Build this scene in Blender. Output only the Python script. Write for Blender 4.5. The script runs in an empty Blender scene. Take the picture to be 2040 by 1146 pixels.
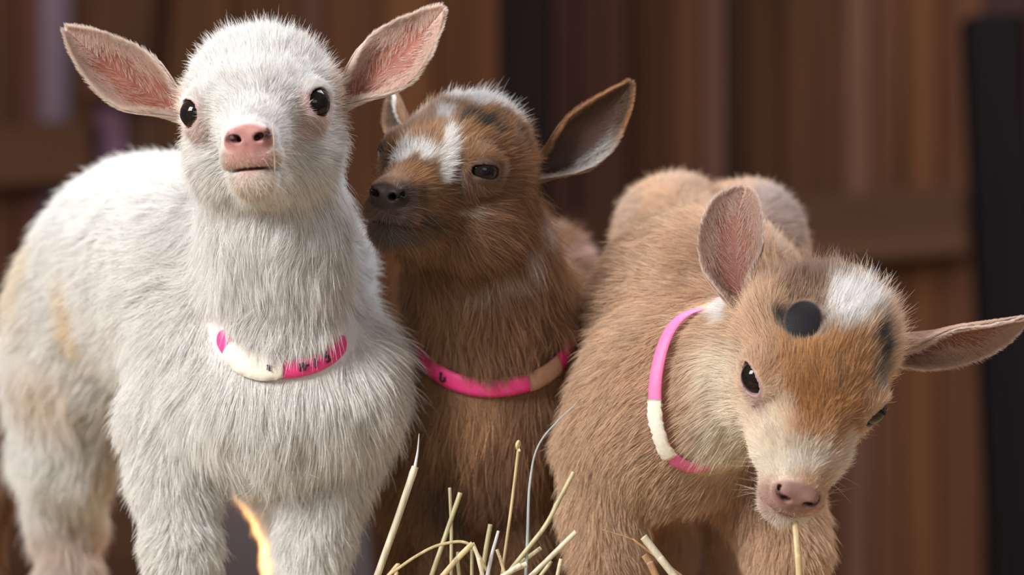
import bpy, bmesh, math
import numpy as np
from mathutils import Vector, Matrix
RNG = np.random.default_rng(11)
C = bpy.context.scene.collection
# ------------------------------------------------------------------ camera, world, light, exposure
CD, ZC, PX = 2.04, 0.692, 0.0003          # camera distance to the goats' faces, camera height, metres per pixel there
GROUND = 0.45                             # top of the straw bales the goats stand on
cam = bpy.data.cameras.new('camera'); cam.sensor_width = 36; cam.lens = 36*CD/(2040*PX)
cam.dof.use_dof = True; cam.dof.focus_distance = CD-0.015; cam.dof.aperture_fstop = 4.9; cam.dof.aperture_blades = 9
cam.clip_start = .05; cam.clip_end = 60
camo = bpy.data.objects.new('camera', cam); C.objects.link(camo)
camo.location = (0, -CD, ZC); camo.rotation_euler = (math.pi/2, 0, 0)
sc = bpy.context.scene; sc.camera = camo
sc.view_settings.view_transform = 'Standard'; sc.view_settings.look = 'None'
sc.view_settings.exposure = 0.0; sc.view_settings.gamma = 1
w = bpy.data.worlds.new('world'); sc.world = w; w.use_nodes = True
w.node_tree.nodes['Background'].inputs[0].default_value = (.78, .72, .68, 1)
w.node_tree.nodes['Background'].inputs[1].default_value = 0.40
def area(name, loc, target, size, power, col, sy=None):
    l = bpy.data.lights.new(name, 'AREA'); l.energy = power; l.color = col; l.size = size
    if sy: l.shape = 'RECTANGLE'; l.size_y = sy
    o = bpy.data.objects.new(name, l); C.objects.link(o); o.location = loc
    o.rotation_euler = (Vector(target)-Vector(loc)).to_track_quat('-Z', 'Y').to_euler(); return o
area('barn_door_daylight', (-2.35, -2.0, 2.25), (0, 0, .7), 1.2, 184, (1, .98, .95), 1.3)
area('roof_opening_daylight', (.6, .9, 2.8), (0, .1, .7), 1.6, 80, (.86, .90, 1), 1.2)
area('front_fill', (.9, -3.4, 1.5), (0, 0, .7), 1.6, 15, (1, .93, .88), 1.0)  # weak warm fill added in front, not a real opening
sp = bpy.data.lights.new('warm_leg_spot', 'SPOT'); sp.energy = 300; sp.color = (1, .42, .09); sp.spot_size = math.radians(8); sp.spot_blend = .6; sp.shadow_soft_size = .04  # spot added to warm the far hind leg, no source built for it
spo = bpy.data.objects.new('warm_leg_spot', sp); C.objects.link(spo)

# ------------------------------------------------------------------ helpers
def P(px, py, y=0.0):
    s = PX*(CD+y)/CD
    return np.array([(px-1020)*s, y, ZC+(573-py)*s])
def G(px, y, h=0.0):
    return np.array([(px-1020)*PX*(CD+y)/CD, y, GROUND+h])
def nz(v): return v/(np.linalg.norm(v, axis=-1, keepdims=True)+1e-9)
def srgb(r, g, b): return tuple(((c/255)/12.92 if c/255 <= .04045 else ((c/255+.055)/1.055)**2.4) for c in (r, g, b))
def mat(name, col=(.5, .5, .5), rough=.6, **kw):
    m = bpy.data.materials.new(name); m.use_nodes = True; b = m.node_tree.nodes['Principled BSDF']
    b.inputs['Base Color'].default_value = (*col[:3], 1); b.inputs['Roughness'].default_value = rough
    for k, v in kw.items(): b.inputs[k.replace('_', ' ')].default_value = v
    return m
def nodes(m): return m.node_tree.nodes, m.node_tree.links, m.node_tree.nodes['Principled BSDF']
def link(name, data, parent=None):
    o = bpy.data.objects.new(name, data); C.objects.link(o)
    if parent: o.parent = parent
    return o
def tag(o, label=None, cat=None, group=None, kind=None):
    for k, v in (('label', label), ('category', cat), ('group', group), ('kind', kind)):
        if v: o[k] = v
    return o
def mesh(name, V, F, m, parent=None, smooth=True):
    me = bpy.data.meshes.new(name); me.from_pydata([tuple(v) for v in V], [], [tuple(f) for f in F]); me.update()
    if smooth: me.polygons.foreach_set('use_smooth', [True]*len(me.polygons))
    if m: me.materials.append(m)
    return link(name, me, parent)
def hash3(i, j, k, s):
    h = (i*374761393 + j*668265263 + k*2147483647 + s*1274126177) & 0xffffffff
    h = ((h ^ (h >> 13))*1274126177) & 0xffffffff
    return ((h ^ (h >> 16)) & 0xffff)/65535.0
def noise(p, scale, seed=0):
    q = p/scale; i = np.floor(q).astype(np.int64); f = q-i; f = f*f*(3-2*f); r = 0
    for a in (0, 1):
        for b in (0, 1):
            for c in (0, 1):
                wgt = (f[:, 0] if a else 1-f[:, 0])*(f[:, 1] if b else 1-f[:, 1])*(f[:, 2] if c else 1-f[:, 2])
                r = r+wgt*hash3(i[:, 0]+a, i[:, 1]+b, i[:, 2]+c, seed)
    return r*2-1
def vnoise(p, scale, seed=0): return np.stack([noise(p, scale, seed+7*k) for k in range(3)], 1)
def sstep(x, a, b):
    t = np.clip((x-a)/(b-a), 0, 1); return t*t*(3-2*t)

# ------------------------------------------------------------------ signed distance modelling
class Head:
    """local centimetres (lateral, forward, up) -> world metres"""
    def __init__(s, R, T, sc, ez=0.0, nose_up=0.0, mz=0.0): s.ez = ez; s.nu = nose_up; s.mz = mz; s.R = np.array(R); s.T = np.array(T)+np.array([0, 0, ZC]); s.s = sc
    def w(s, q):
        q = np.array(q, float)
        if s.mz: q[..., 1] += s.mz*sstep(q[..., 1], 2.0, 6.2)
        return q*s.s/100@s.R.T+s.T
    def l(s, p):
        q = (p-s.T)@s.R*100/s.s
        if s.mz:
            y = q[..., 1]; m = y.copy()
            for _ in range(4): m = y-s.mz*sstep(m, 2.0, 6.2)
            q[..., 1] = m
        return q
    def d(s, v): return nz(np.asarray(v, float)@s.R.T)
def ell(p, c, r):
    q = (p-c); r = np.asarray(r)
    k0 = np.sqrt(((q/r)**2).sum(-1)); k1 = np.sqrt(((q/(r*r))**2).sum(-1))+1e-9
    return k0*(k0-1)/k1
def cone(p, a, b, ra, rb):
    ba = b-a; t = np.clip(((p-a)@ba)/(ba@ba), 0, 1)
    return np.sqrt(((p-a-t[..., None]*ba)**2).sum(-1))-(ra+(rb-ra)*t)
class Prim:
    def __init__(s, kind, a, b, k=.02, flow=(0, 0, -1), L=.015, head=None, sub=False, cc=None, skin=True):
        s.kind, s.k, s.flow, s.L, s.head, s.sub, s.cc, s.skin = kind, k, np.array(flow, float), L, head, sub, cc, skin
        s.a, s.b = a, b
    def dist(s, p):
        if s.head is not None: p = s.head.l(p).astype(np.float32)
        if s.kind == 'e': d = ell(p, np.asarray(s.a, dtype=p.dtype), np.asarray(s.b, dtype=p.dtype))
        else: d = cone(p, np.asarray(s.a, dtype=p.dtype), np.asarray(s.b, dtype=p.dtype), *s.cc)
        return d*(s.head.s/100 if s.head is not None else 1)
    def bbox(s):
        if s.kind == 'e': c, r = np.array(s.a, float), np.array(s.b, float); pts = np.array([c+r*np.array(q) for q in [(x, y, z) for x in (-1, 1) for y in (-1, 1) for z in (-1, 1)]])
        else:
            m = max(s.cc); pts = np.array([np.array(c, float)+m*np.array((x, y, z)) for c in (s.a, s.b) for x in (-1, 1) for y in (-1, 1) for z in (-1, 1)])
        if s.head is not None: pts = s.head.w(pts)
        return pts.min(0), pts.max(0)
def E_(c, r, **k): return Prim('e', c, r if hasattr(r, '__len__') else (r, r, r), **k)
def K_(a, b, ra, rb, **k): return Prim('c', a, b, cc=(ra, rb), **k)
def axis(lo, hi, flo, fhi, fine, coarse):
    out = [lo]
    while out[-1] < hi:
        x = out[-1]; d = max(flo-x, x-fhi, 0.0)
        out.append(x+min(coarse, fine+d*.10))
    return np.array(out, np.float32)
def smin(a, b, k):
    h = np.clip(.5+.5*(b-a)/k, 0, 1); return b*(1-h)+a*h-k*h*(1-h)
def field_mesh(prims, fine_lo, fine_hi, fine=.0011, coarse=.0045):
    bb = [p.bbox() for p in prims if not p.sub]
    lo = np.min([b[0] for b in bb], 0)-.012; hi = np.max([b[1] for b in bb], 0)+.012
    ax = [axis(lo[i], hi[i], fine_lo[i], fine_hi[i], fine, coarse) for i in range(3)]
    F = np.full([len(a) for a in ax], .04, np.float32)
    for p in prims:
        b0, b1 = p.bbox(); m = p.k+.006 if not p.sub else .004
        sl = [slice(max(0, np.searchsorted(ax[i], b0[i]-m)-1), np.searchsorted(ax[i], b1[i]+m)+1) for i in range(3)]
        g = np.stack(np.meshgrid(*[ax[i][sl[i]] for i in range(3)], indexing='ij'), -1)
        d = p.dist(g).astype(np.float32); S = F[tuple(sl)]
        F[tuple(sl)] = -smin(-S, d, p.k) if p.sub else smin(S, d, p.k)
        del g, d
    ins = F < 0
    cnt = sum(ins[i:ins.shape[0]-1+i, j:ins.shape[1]-1+j, k:ins.shape[2]-1+k].astype(np.int8) for i in (0, 1) for j in (0, 1) for k in (0, 1))
    act = (cnt > 0) & (cnt < 8); idx = np.argwhere(act); N = len(idx)
    vid = np.full(act.shape, -1, np.int32); vid[tuple(idx.T)] = np.arange(N)
    acc = np.zeros((N, 3)); num = np.zeros(N)
    cor = [(i, j, k) for i in (0, 1) for j in (0, 1) for k in (0, 1)]
    for c in cor:
        for d in range(3):
            if c[d]: continue
            c2 = list(c); c2[d] = 1
            A = idx+np.array(c); B = idx+np.array(c2)
            fa = F[tuple(A.T)]; fb = F[tuple(B.T)]; m = (fa < 0) != (fb < 0)
            t = np.where(m, fa/(fa-fb+1e-12), 0)
            pa = np.stack([ax[i][A[:, i]] for i in range(3)], 1); pb = np.stack([ax[i][B[:, i]] for i in range(3)], 1)
            acc += np.where(m[:, None], pa+(pb-pa)*t[:, None], 0); num += m
    V = acc/num[:, None]; Q = []
    for d in range(3):
        e = [1, 2, 0][d], [2, 0, 1][d]
        s0 = [slice(1, -1)]*3; s1 = [slice(1, -1)]*3; s0[d] = slice(0, -1); s1[d] = slice(1, None)
        a = ins[tuple(s0)]; b = ins[tuple(s1)]; ch = np.argwhere(a != b)
        off = np.array([1, 1, 1]); off[d] = 0; base = ch+off; flip = a[tuple(ch.T)]
        u = np.zeros(3, int); u[e[0]] = 1; v = np.zeros(3, int); v[e[1]] = 1
        q = np.stack([vid[tuple((base-u-v).T)], vid[tuple((base-v).T)], vid[tuple(base.T)], vid[tuple((base-u).T)]], 1)
        q[~flip] = q[~flip][:, ::-1]; Q.append(q)
    Q = np.concatenate(Q); Q = Q[(Q >= 0).all(1)]
    return V, Q
def prim_blend(prims, p, tau=.008):
    """fur flow and length from the nearest forms"""
    ws, fl, Ls = [], [], []
    for q in prims:
        if q.sub: continue
        d = q.dist(p); f = q.head.d(q.flow) if q.head is not None else nz(q.flow)
        ws.append(d); fl.append(f); Ls.append(q.L)
    D = np.array(ws); W = np.exp(-(D-D.min(0))/tau); W /= W.sum(0)
    return W.T@np.array(fl), W.T@np.array(Ls)
def whole_sdf(prims, p):
    F = np.full(len(p), .5)
    for q in prims:
        if q.sub: continue
        F = smin(F, q.dist(p), q.k)
    return F

def pick(prims, px, py, off=0.0):
    t = np.arange(CD-.35, CD+.7, .0012); a = np.array([0, -CD, ZC]); d = (P(px, py, 0)-a)/CD
    F = whole_sdf(prims, a+t[:, None]*d); i = np.argmax(F < off) if (F < off).any() else int(np.argmin(F)); return a+t[i]*d

# ------------------------------------------------------------------ fur
def hair_mat(name='goat_hair', rough=.45, tr=.28):
    m = bpy.data.materials.new(name); m.use_nodes = True; n, l = m.node_tree.nodes, m.node_tree.links
    n.clear(); out = n.new('ShaderNodeOutputMaterial'); at = n.new('ShaderNodeAttribute'); at.attribute_name = 'fur_color'
    df = n.new('ShaderNodeBsdfDiffuse'); tl = n.new('ShaderNodeBsdfTranslucent')
    hr = n.new('ShaderNodeBsdfHair'); hr.component = 'Reflection'; hr.inputs['RoughnessU'].default_value = .35; hr.inputs['RoughnessV'].default_value = .8
    hr.inputs['Offset'].default_value = -.05
    mx = n.new('ShaderNodeMixShader'); mx.inputs[0].default_value = tr
    m2 = n.new('ShaderNodeMixShader'); m2.inputs[0].default_value = .10
    l.new(at.outputs['Color'], df.inputs[0]); l.new(at.outputs['Color'], tl.inputs[0])
    hr.inputs['Color'].default_value = (.8, .78, .76, 1)
    l.new(df.outputs[0], mx.inputs[1]); l.new(tl.outputs[0], mx.inputs[2]); l.new(mx.outputs[0], m2.inputs[1]); l.new(hr.outputs[0], m2.inputs[2])
    l.new(m2.outputs[0], out.inputs[0]); return m
HAIR = hair_mat()
def skin_mat(name, rough=.5):
    m = mat(name, rough=rough); n, l, b = nodes(m); at = n.new('ShaderNodeAttribute'); at.attribute_name = 'fur_color'
    l.new(at.outputs['Color'], b.inputs['Base Color']); b.inputs['Subsurface Weight'].default_value = .15; b.inputs['Specular IOR Level'].default_value = .2
    b.inputs['Subsurface Radius'].default_value = (.004, .0015, .001)
    ns = n.new('ShaderNodeTexNoise'); ns.inputs['Scale'].default_value = 900; ns.inputs['Detail'].default_value = 3
    tc = n.new('ShaderNodeTexCoord'); l.new(tc.outputs['Object'], ns.inputs['Vector'])
    bp = n.new('ShaderNodeBump'); bp.inputs['Strength'].default_value = .25; bp.inputs['Distance'].default_value = .0006
    l.new(ns.outputs[0], bp.inputs['Height']); l.new(bp.outputs[0], b.inputs['Normal']); return m
SKIN = skin_mat('goat_skin')
def strands(p, n, f, L, lift, lift_end, clump=.45, cell=.004, jit=.25, droop=.0, K=5, seed=0, mess=1.0):
    """grow curved strands; returns (N,K,3)"""
    N = len(p); r = np.random.default_rng(seed)
    f = f+mess*(.35*vnoise(p, .022, seed+3)+.22*vnoise(p, .007, seed+5))+r.normal(0, jit*.5, (N, 3))
    f = nz(f-n*(f*n).sum(1, keepdims=True))
    a = (lift*(1+.25*r.normal(size=N)))[:, None]; b = (lift_end*(1+.35*r.normal(size=N)))[:, None]
    d0 = nz(f*np.cos(a)+n*np.sin(a)); d1 = nz(f*np.cos(b)+n*np.sin(b)+np.array([0, 0, -droop])+r.normal(0, jit*.4, (N, 3)))
    LL = L[:, None]; P1 = p+d0*LL*.5; P2 = P1+d1*LL*.5
    key = np.floor((p+vnoise(p, .003, seed+9)*.002)/(cell if np.isscalar(cell) else cell[:, None])).astype(np.int64)
    h = (key[:, 0]*73856093) ^ (key[:, 1]*19349663) ^ (key[:, 2]*83492791)
    _, inv = np.unique(h, return_inverse=True); cnt = np.bincount(inv)
    tip = np.stack([np.bincount(inv, P2[:, i])/cnt for i in range(3)], 1)[inv]
    cl = (clump*(.6+.4*noise(p, .011, seed+21)))[:, None]
    P2 = P2+(tip-P2)*cl; P1 = P1+(tip-P2)*cl*.25
    t = np.linspace(0, 1, K)[None, :, None]
    return (1-t)**2*p[:, None]+2*t*(1-t)*P1[:, None]+t*t*P2[:, None]
def make_fur(name, S, col, rad, parent, tip=.22):
    N, K = S.shape[:2]; hc = bpy.data.hair_curves.new(name); hc.add_curves([K]*N)
    hc.attributes['position'].data.foreach_set('vector', S.astype(np.float32).ravel())
    t = np.linspace(0, 1, K); prof = np.clip(1-(1-tip)*t**2.0, 0, 1); prof[-1] = tip*.5
    ra = hc.attributes.get('radius') or hc.attributes.new('radius', 'FLOAT', 'POINT')
    ra.data.foreach_set('value', (rad[:, None]*prof[None]).astype(np.float32).ravel())
    ca = hc.attributes.new('fur_color', 'FLOAT_COLOR', 'CURVE')
    ca.data.foreach_set('color', np.concatenate([col, np.ones((N, 1))], 1).astype(np.float32).ravel())
    hc.materials.append(HAIR); return link(name, hc, parent)
def tri_sample(V, Q, dens, seed):
    """dens(centres, normals) -> strands per square metre"""
    T = np.concatenate([Q[:, [0, 1, 2]], Q[:, [0, 2, 3]]]); a, b, c = V[T[:, 0]], V[T[:, 1]], V[T[:, 2]]
    cr = np.cross(b-a, c-a); ar = np.linalg.norm(cr, axis=1)/2; n = nz(cr); ce = (a+b+c)/3
    r = np.random.default_rng(seed); k = r.poisson(ar*dens(ce, n)); i = np.repeat(np.arange(len(T)), k)
    u, v = r.random(len(i)), r.random(len(i)); m = u+v > 1; u[m], v[m] = 1-u[m], 1-v[m]
    return a[i]+(b-a)[i]*u[:, None]+(c-a)[i]*v[:, None], i, T, n
def vert_normals(V, Q):
    n = np.zeros_like(V); cr = np.cross(V[Q[:, 2]]-V[Q[:, 0]], V[Q[:, 3]]-V[Q[:, 1]])
    for k in range(4): np.add.at(n, Q[:, k], cr)
    return nz(n)
def paint(base, p, q, blobs, seed=0):
    """layered coat markings: (space, centre, radii, colour, softness)"""
    col = np.array(base)*np.ones((len(p), 1)) if not callable(base) else base(p, q)
    for sp_, c, r, cc, soft in blobs:
        X = q if sp_ == 'h' else p; sc_ = 1 if sp_ == 'h' else .01
        X = X+vnoise(p, .006, seed+31)*.30*sc_+vnoise(p, .002, seed+37)*.15*sc_
        d = np.sqrt((((X-np.asarray(c))/np.asarray(r))**2).sum(1)); wgt = 1-sstep(d, 1-soft, 1+soft)
        col = col*(1-wgt[:, None])+np.array(cc)*wgt[:, None]
    return col

# ------------------------------------------------------------------ ears
def ear_surface(base, tip, bow, open_dir, width, th0=2.2, th1=.8, nu=40, nv=25, thick=.0016, tipcurl=0.0, fold=0.0, b0=.5, te=(2.1, .88)):
    base, tip, bow, O = map(lambda v: np.array(v, float), (base, tip, bow, open_dir))
    t = np.linspace(0, 1, nu); mid = (base+tip)/2+bow
    Cn = ((1-t)**2)[:, None]*base+(2*t*(1-t))[:, None]*mid+(t*t)[:, None]*tip
    dC = nz(2*(1-t)[:, None]*(mid-base)+2*t[:, None]*(tip-mid))
    prof = (b0+(1-b0)*np.sin(np.clip(t/.42, 0, 1)*np.pi/2)**1.3)*np.clip(1-np.clip((t-.42)/.58, 0, 1)**te[0], 0, 1)**te[1]; prof[-1] = .04
    Lh = width*prof; th = th0+(th1-th0)*sstep(t, 0, .55)
    s = np.linspace(-1, 1, nv); N = O[None]-dC*(dC@O)[:, None]; N = nz(N); W = np.cross(dC, N)
    R = Lh/th*1.05
    A = th[:, None]*s[None]
    A = A*(1+fold*s[None])
    S = Cn[:, None]+(R[:, None]*np.sin(A))[..., None]*W[:, None]+(R[:, None]*(1-np.cos(A)))[..., None]*N[:, None]
    S = S+(tipcurl*(t**3))[:, None, None]*N[:, None]
    nrm = -(np.sin(A)[..., None]*W[:, None]*-1+np.cos(A)[..., None]*N[:, None])     # outward (back of ear)
    nrm = nz(-np.cos(A)[..., None]*N[:, None]+np.sin(A)[..., None]*W[:, None])
    out = S+nrm*thick*np.clip(1-t*.6, .3, 1)[:, None, None]
    V = np.concatenate([S.reshape(-1, 3), out.reshape(-1, 3)]); M = nu*nv; F = []
    I = lambda i, j, o=0: o+i*nv+j
    for i in range(nu-1):
        for j in range(nv-1):
            F.append((I(i, j), I(i+1, j), I(i+1, j+1), I(i, j+1)))
            F.append((I(i, j, M), I(i, j+1, M), I(i+1, j+1, M), I(i+1, j, M)))
        F.append((I(i, 0), I(i, 0, M), I(i+1, 0, M), I(i+1, 0)))
        F.append((I(i, nv-1), I(i+1, nv-1), I(i+1, nv-1, M), I(i, nv-1, M)))
    for j in range(nv-1): F.append((I(nu-1, j), I(nu-1, j, M), I(nu-1, j+1, M), I(nu-1, j+1)))
    return dict(V=V, F=np.array(F), S=S, out=out, nrm=nrm, axis=dC, nu=nu, nv=nv, t=t, s=s, W=W)
def ear_fur(e, colf, n_out, n_in, n_edge, Lout, Lin, Ledge, seed):
    r = np.random.default_rng(seed); out = []
    def samp(G_, u, v):
        x = u*(e['nu']-1.001); y = (v+1)/2*(e['nv']-1.001); i, j = x.astype(int), y.astype(int); a, b = (x-i)[:, None], (y-j)[:, None]
        return G_[i, j]*(1-a)*(1-b)+G_[i+1, j]*a*(1-b)+G_[i, j+1]*(1-a)*b+G_[i+1, j+1]*a*b
    for kind, n, L in (('out', n_out, Lout), ('in', n_in, Lin), ('edge', n_edge, Ledge)):
        u = r.random(n)**.9; v = r.uniform(-1, 1, n)
        if kind == 'edge': v = np.sign(v)*(1-np.abs(r.normal(0, .07, n)).clip(0, .4)); u = r.random(n)**.8
        if kind == 'in':
            keep = r.random(n) < .10+.90*np.maximum(sstep(np.abs(v+.08*np.sin(u*19)), .30, .70), sstep(u, .70, .95)); u, v = u[keep], v[keep]
        p = samp(e['out'] if kind == 'out' else e['S'], u, v); nr = nz(samp(e['nrm'], u, v)); 
        if kind == 'in': nr = -nr
        ax = e['axis'][np.clip((u*(e['nu']-1)).astype(int), 0, e['nu']-1)]; Wd = e['W'][np.clip((u*(e['nu']-1)).astype(int), 0, e['nu']-1)]
        sd = samp(np.broadcast_to(nz(np.gradient(e['S'], axis=1)), e['S'].shape), u, v)
        if kind == 'edge': fl = ax*.9+sd*np.sign(v)[:, None]*.75; fl = fl; nr2 = nz(sd*np.sign(v)[:, None])
        elif kind == 'in': fl = ax*.8+sd*np.sign(v)[:, None]*.55; nr2 = nr
        else: fl = ax+sd*np.sign(v)[:, None]*.2; nr2 = nr
        Ln = L*r.uniform(.6, 1.25, len(u))*(.75+.25*(1-u))
        lift = np.full(len(u), .30 if kind == 'out' else .35); S = strands(p, nr2, fl, Ln, lift, lift*(.5 if kind == 'out' else .9), .35, .0028, .2, K=4, seed=seed+len(u) % 97)
        c = colf(kind, u, v, p)*(1+.10*r.normal(size=(len(u), 1)))
        out.append((S, c, np.full(len(u), .00009 if kind != 'in' else .00008)))
    return out

# ------------------------------------------------------------------ generic kid head (centimetres in the head's own frame)
def head_prims(H, Lf=.007, Lcheek=.010, Lpoll=.014, fat=0.0, eye_open=1.0, muz=1.0, wide=1.0, jaw=0.0, cheek2=0.0):
    h = dict(head=H); P_ = []
    A = lambda kd, *a, **kw: P_.append((E_ if kd == 'e' else K_)(*a, **{**h, **kw}))
    A('e', (0, -1.3, 1.0), (3.75*wide, 3.5, 3.25), k=.008, flow=(0, -1, .25), L=Lpoll)
    A('e', (0, 1.2, .8), (3.15*wide, 2.6, 2.3), k=.012, flow=(0, -.8, .6), L=Lf*1.2)
    for s in (-1, 1):
        A('e', (s*1.6, -.5, -1.7-jaw), (1.85+fat, 2.5, 2.2), k=.012, flow=(s*.3, -.8, -.6), L=Lcheek)
    if cheek2:
        for s in (-1, 1): A('e', (s*1.35, 2.6, -1.45), (1.22*cheek2, 2.5, 1.5), k=.012, flow=(s*.2, -1, -.3), L=Lf)
    A('c', (0, 2.2, -.2), (0, 5.9, -1.75), 2.05, 1.32*muz, k=.012, flow=(0, -1, .1), L=Lf)
    A('c', (0, 0, -2.5), (0, 5.4, -3.15), 1.75, .98*muz, k=.010, flow=(0, -.8, -.5), L=Lcheek)
    A('e', (0, 6.45, -1.55), (1.15*muz, .85, .80), k=.006, flow=(0, -1, .3), L=.0015)
    for s in (-1, 1):
        A('e', (s*.52, 6.15, -2.45), (.98*muz, .95, .72), k=.005, flow=(s*.5, -1, -.2), L=.003)
        A('e', (s*.62, 7.0, -1.42), (.50, .42, .48), k=.003, flow=(s*.5, -1, 0), L=.001)
    A('e', (0, 5.75, -3.55), (1.05*muz, .95, .72), k=.005, flow=(0, -.3, -1), L=.006)
    for s in (-1, 1):
        A('e', (s*2.84, 1.92, .72+H.ez), (1.13, 1.25, 1.14), k=.008, flow=(s*.1, -1, .1), L=.003)
    for s in (-1, 1):                                     # eye openings, nostrils, philtrum, mouth
        A('e', (s*3.42, 2.30, .70+H.ez), (.92, .96, .68*eye_open), k=.0012, sub=True)
        A('c', (s*3.40, 2.7, .62+H.ez), (s*3.0, 3.28, .36+H.ez), .34*eye_open, .12, k=.0010, sub=True)
        A('c', (s*.50, 7.35, -1.62), (s*.98, 6.95, -1.30), .20, .17, k=.0012, sub=True)
        A('c', (s*.42, 7.1, -1.58), (s*.5, 6.5, -1.5), .16, .14, k=.001, sub=True)
    A('c', (0, 7.42, -1.9), (0, 7.2, -2.95), .06, .07, k=.0018, sub=True)
    A('e', (0, 6.6, -3.06), (1.75*muz, 1.2, .07), k=.0016, sub=True)
    for s in (-1, 1): A('c', (s*.9*muz, 6.5, -3.08), (s*1.5*muz, 4.9, -2.75), .07, .05, k=.0016, sub=True)
    return P_
EYE = {s: np.array((s*2.93, 2.00, .70)) for s in (-1, 1)}; EYE_R = .93
def bald_mask(q, lipbald=.88, ez=0.0, nu=0.0):
    """0 on the bare nose pad, lips, eyelid rims; 1 on furred skin (q in head cm)"""
    x = np.abs(q[:, 0])
    nose = ell(q, (0, 6.9, -1.62+nu*.5), (1.35, .95, .80+nu)); lip = ell(q, (0, 6.85, -2.70), (1.30, 1.0, .78))
    m = sstep(nose, -.1, .12)*(1-lipbald*(1-sstep(lip, -.35, .35)))
    qe = q.copy(); qe[:, 0] = x; ed = np.sqrt((((qe-np.array((3.4, 2.40, .69+ez)))/np.array((.98, 1.04, .78)))**2).sum(1))
    return m*sstep(ed, .97, 1.10)

def eye_mat():
    m = mat('goat_eye', (.01, .008, .007), .03); n, l, b = nodes(m); b.inputs['IOR'].default_value = 1.34
    tc = n.new('ShaderNodeTexCoord'); sx = n.new('ShaderNodeSeparateXYZ'); l.new(tc.outputs['Object'], sx.inputs[0])
    def mt(op, a, b_=None, v=None):
        q = n.new('ShaderNodeMath'); q.operation = op
        l.new(a, q.inputs[0]) if not isinstance(a, float) else None
        if b_ is not None: l.new(b_, q.inputs[1])
        elif v is not None: q.inputs[1].default_value = v
        return q.outputs[0]
    ax_ = mt('DIVIDE', sx.outputs[0], v=.50); ay = mt('DIVIDE', sx.outputs[1], v=.24)
    rr = mt('SQRT', mt('ADD', mt('POWER', mt('ABSOLUTE', ax_), v=3.0), mt('POWER', mt('ABSOLUTE', ay), v=3.0)))
    cr = n.new('ShaderNodeValToRGB'); l.new(rr, cr.inputs[0]); e = cr.color_ramp.elements
    e[0].position = .85; e[0].color = (.004, .004, .006, 1); e[1].position = 1.0; e[1].color = (.012, .008, .006, 1)
    r2 = mt('SQRT', mt('ADD', mt('POWER', mt('ABSOLUTE', sx.outputs[0]), v=2.0), mt('POWER', mt('ABSOLUTE', sx.outputs[1]), v=2.0)))
    c2 = n.new('ShaderNodeValToRGB'); l.new(r2, c2.inputs[0]); e = c2.color_ramp.elements
    e[0].position = .78; e[0].color = (0, 0, 0, 1); e[1].position = .86; e[1].color = (1, 1, 1, 1)
    mx = n.new('ShaderNodeMix'); mx.data_type = 'RGBA'; l.new(c2.outputs[0], mx.inputs[0]); l.new(cr.outputs[0], mx.inputs[6]); mx.inputs[7].default_value = (.004, .004, .005, 1)
    l.new(mx.outputs[2], b.inputs['Base Color']); return m
EYEM = eye_mat()
def add_eye(H, s, parent):
    ec = EYE[s]+np.array((0, 0, H.ez))
    nu, nv = 32, 20; V, F = [], []
    for i in range(nv+1):
        a = math.pi*i/nv; rr = math.sin(a); z = math.cos(a); z2 = z*(1+.06*max(0, z)**6)
        for j in range(nu): V.append((rr*math.cos(2*math.pi*j/nu), rr*math.sin(2*math.pi*j/nu), z2))
    for i in range(nv):
        for j in range(nu): F.append((i*nu+j, i*nu+(j+1) % nu, (i+1)*nu+(j+1) % nu, (i+1)*nu+j)[::-1])
    o = mesh('eye', V, F, EYEM, parent)
    z = H.d((s*.86, .47, 0.02)); y = H.d((0, 0, 1)); y = nz(y-z*(y@z)); x = np.cross(y, z)
    M = Matrix([[*(np.array([x[i], y[i], z[i]])*EYE_R*H.s/100), H.w(ec)[i]] for i in range(3)]+[[0, 0, 0, 1]])
    o.matrix_local = M if parent is None else parent.matrix_world.inverted() @ M
    return o

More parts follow.
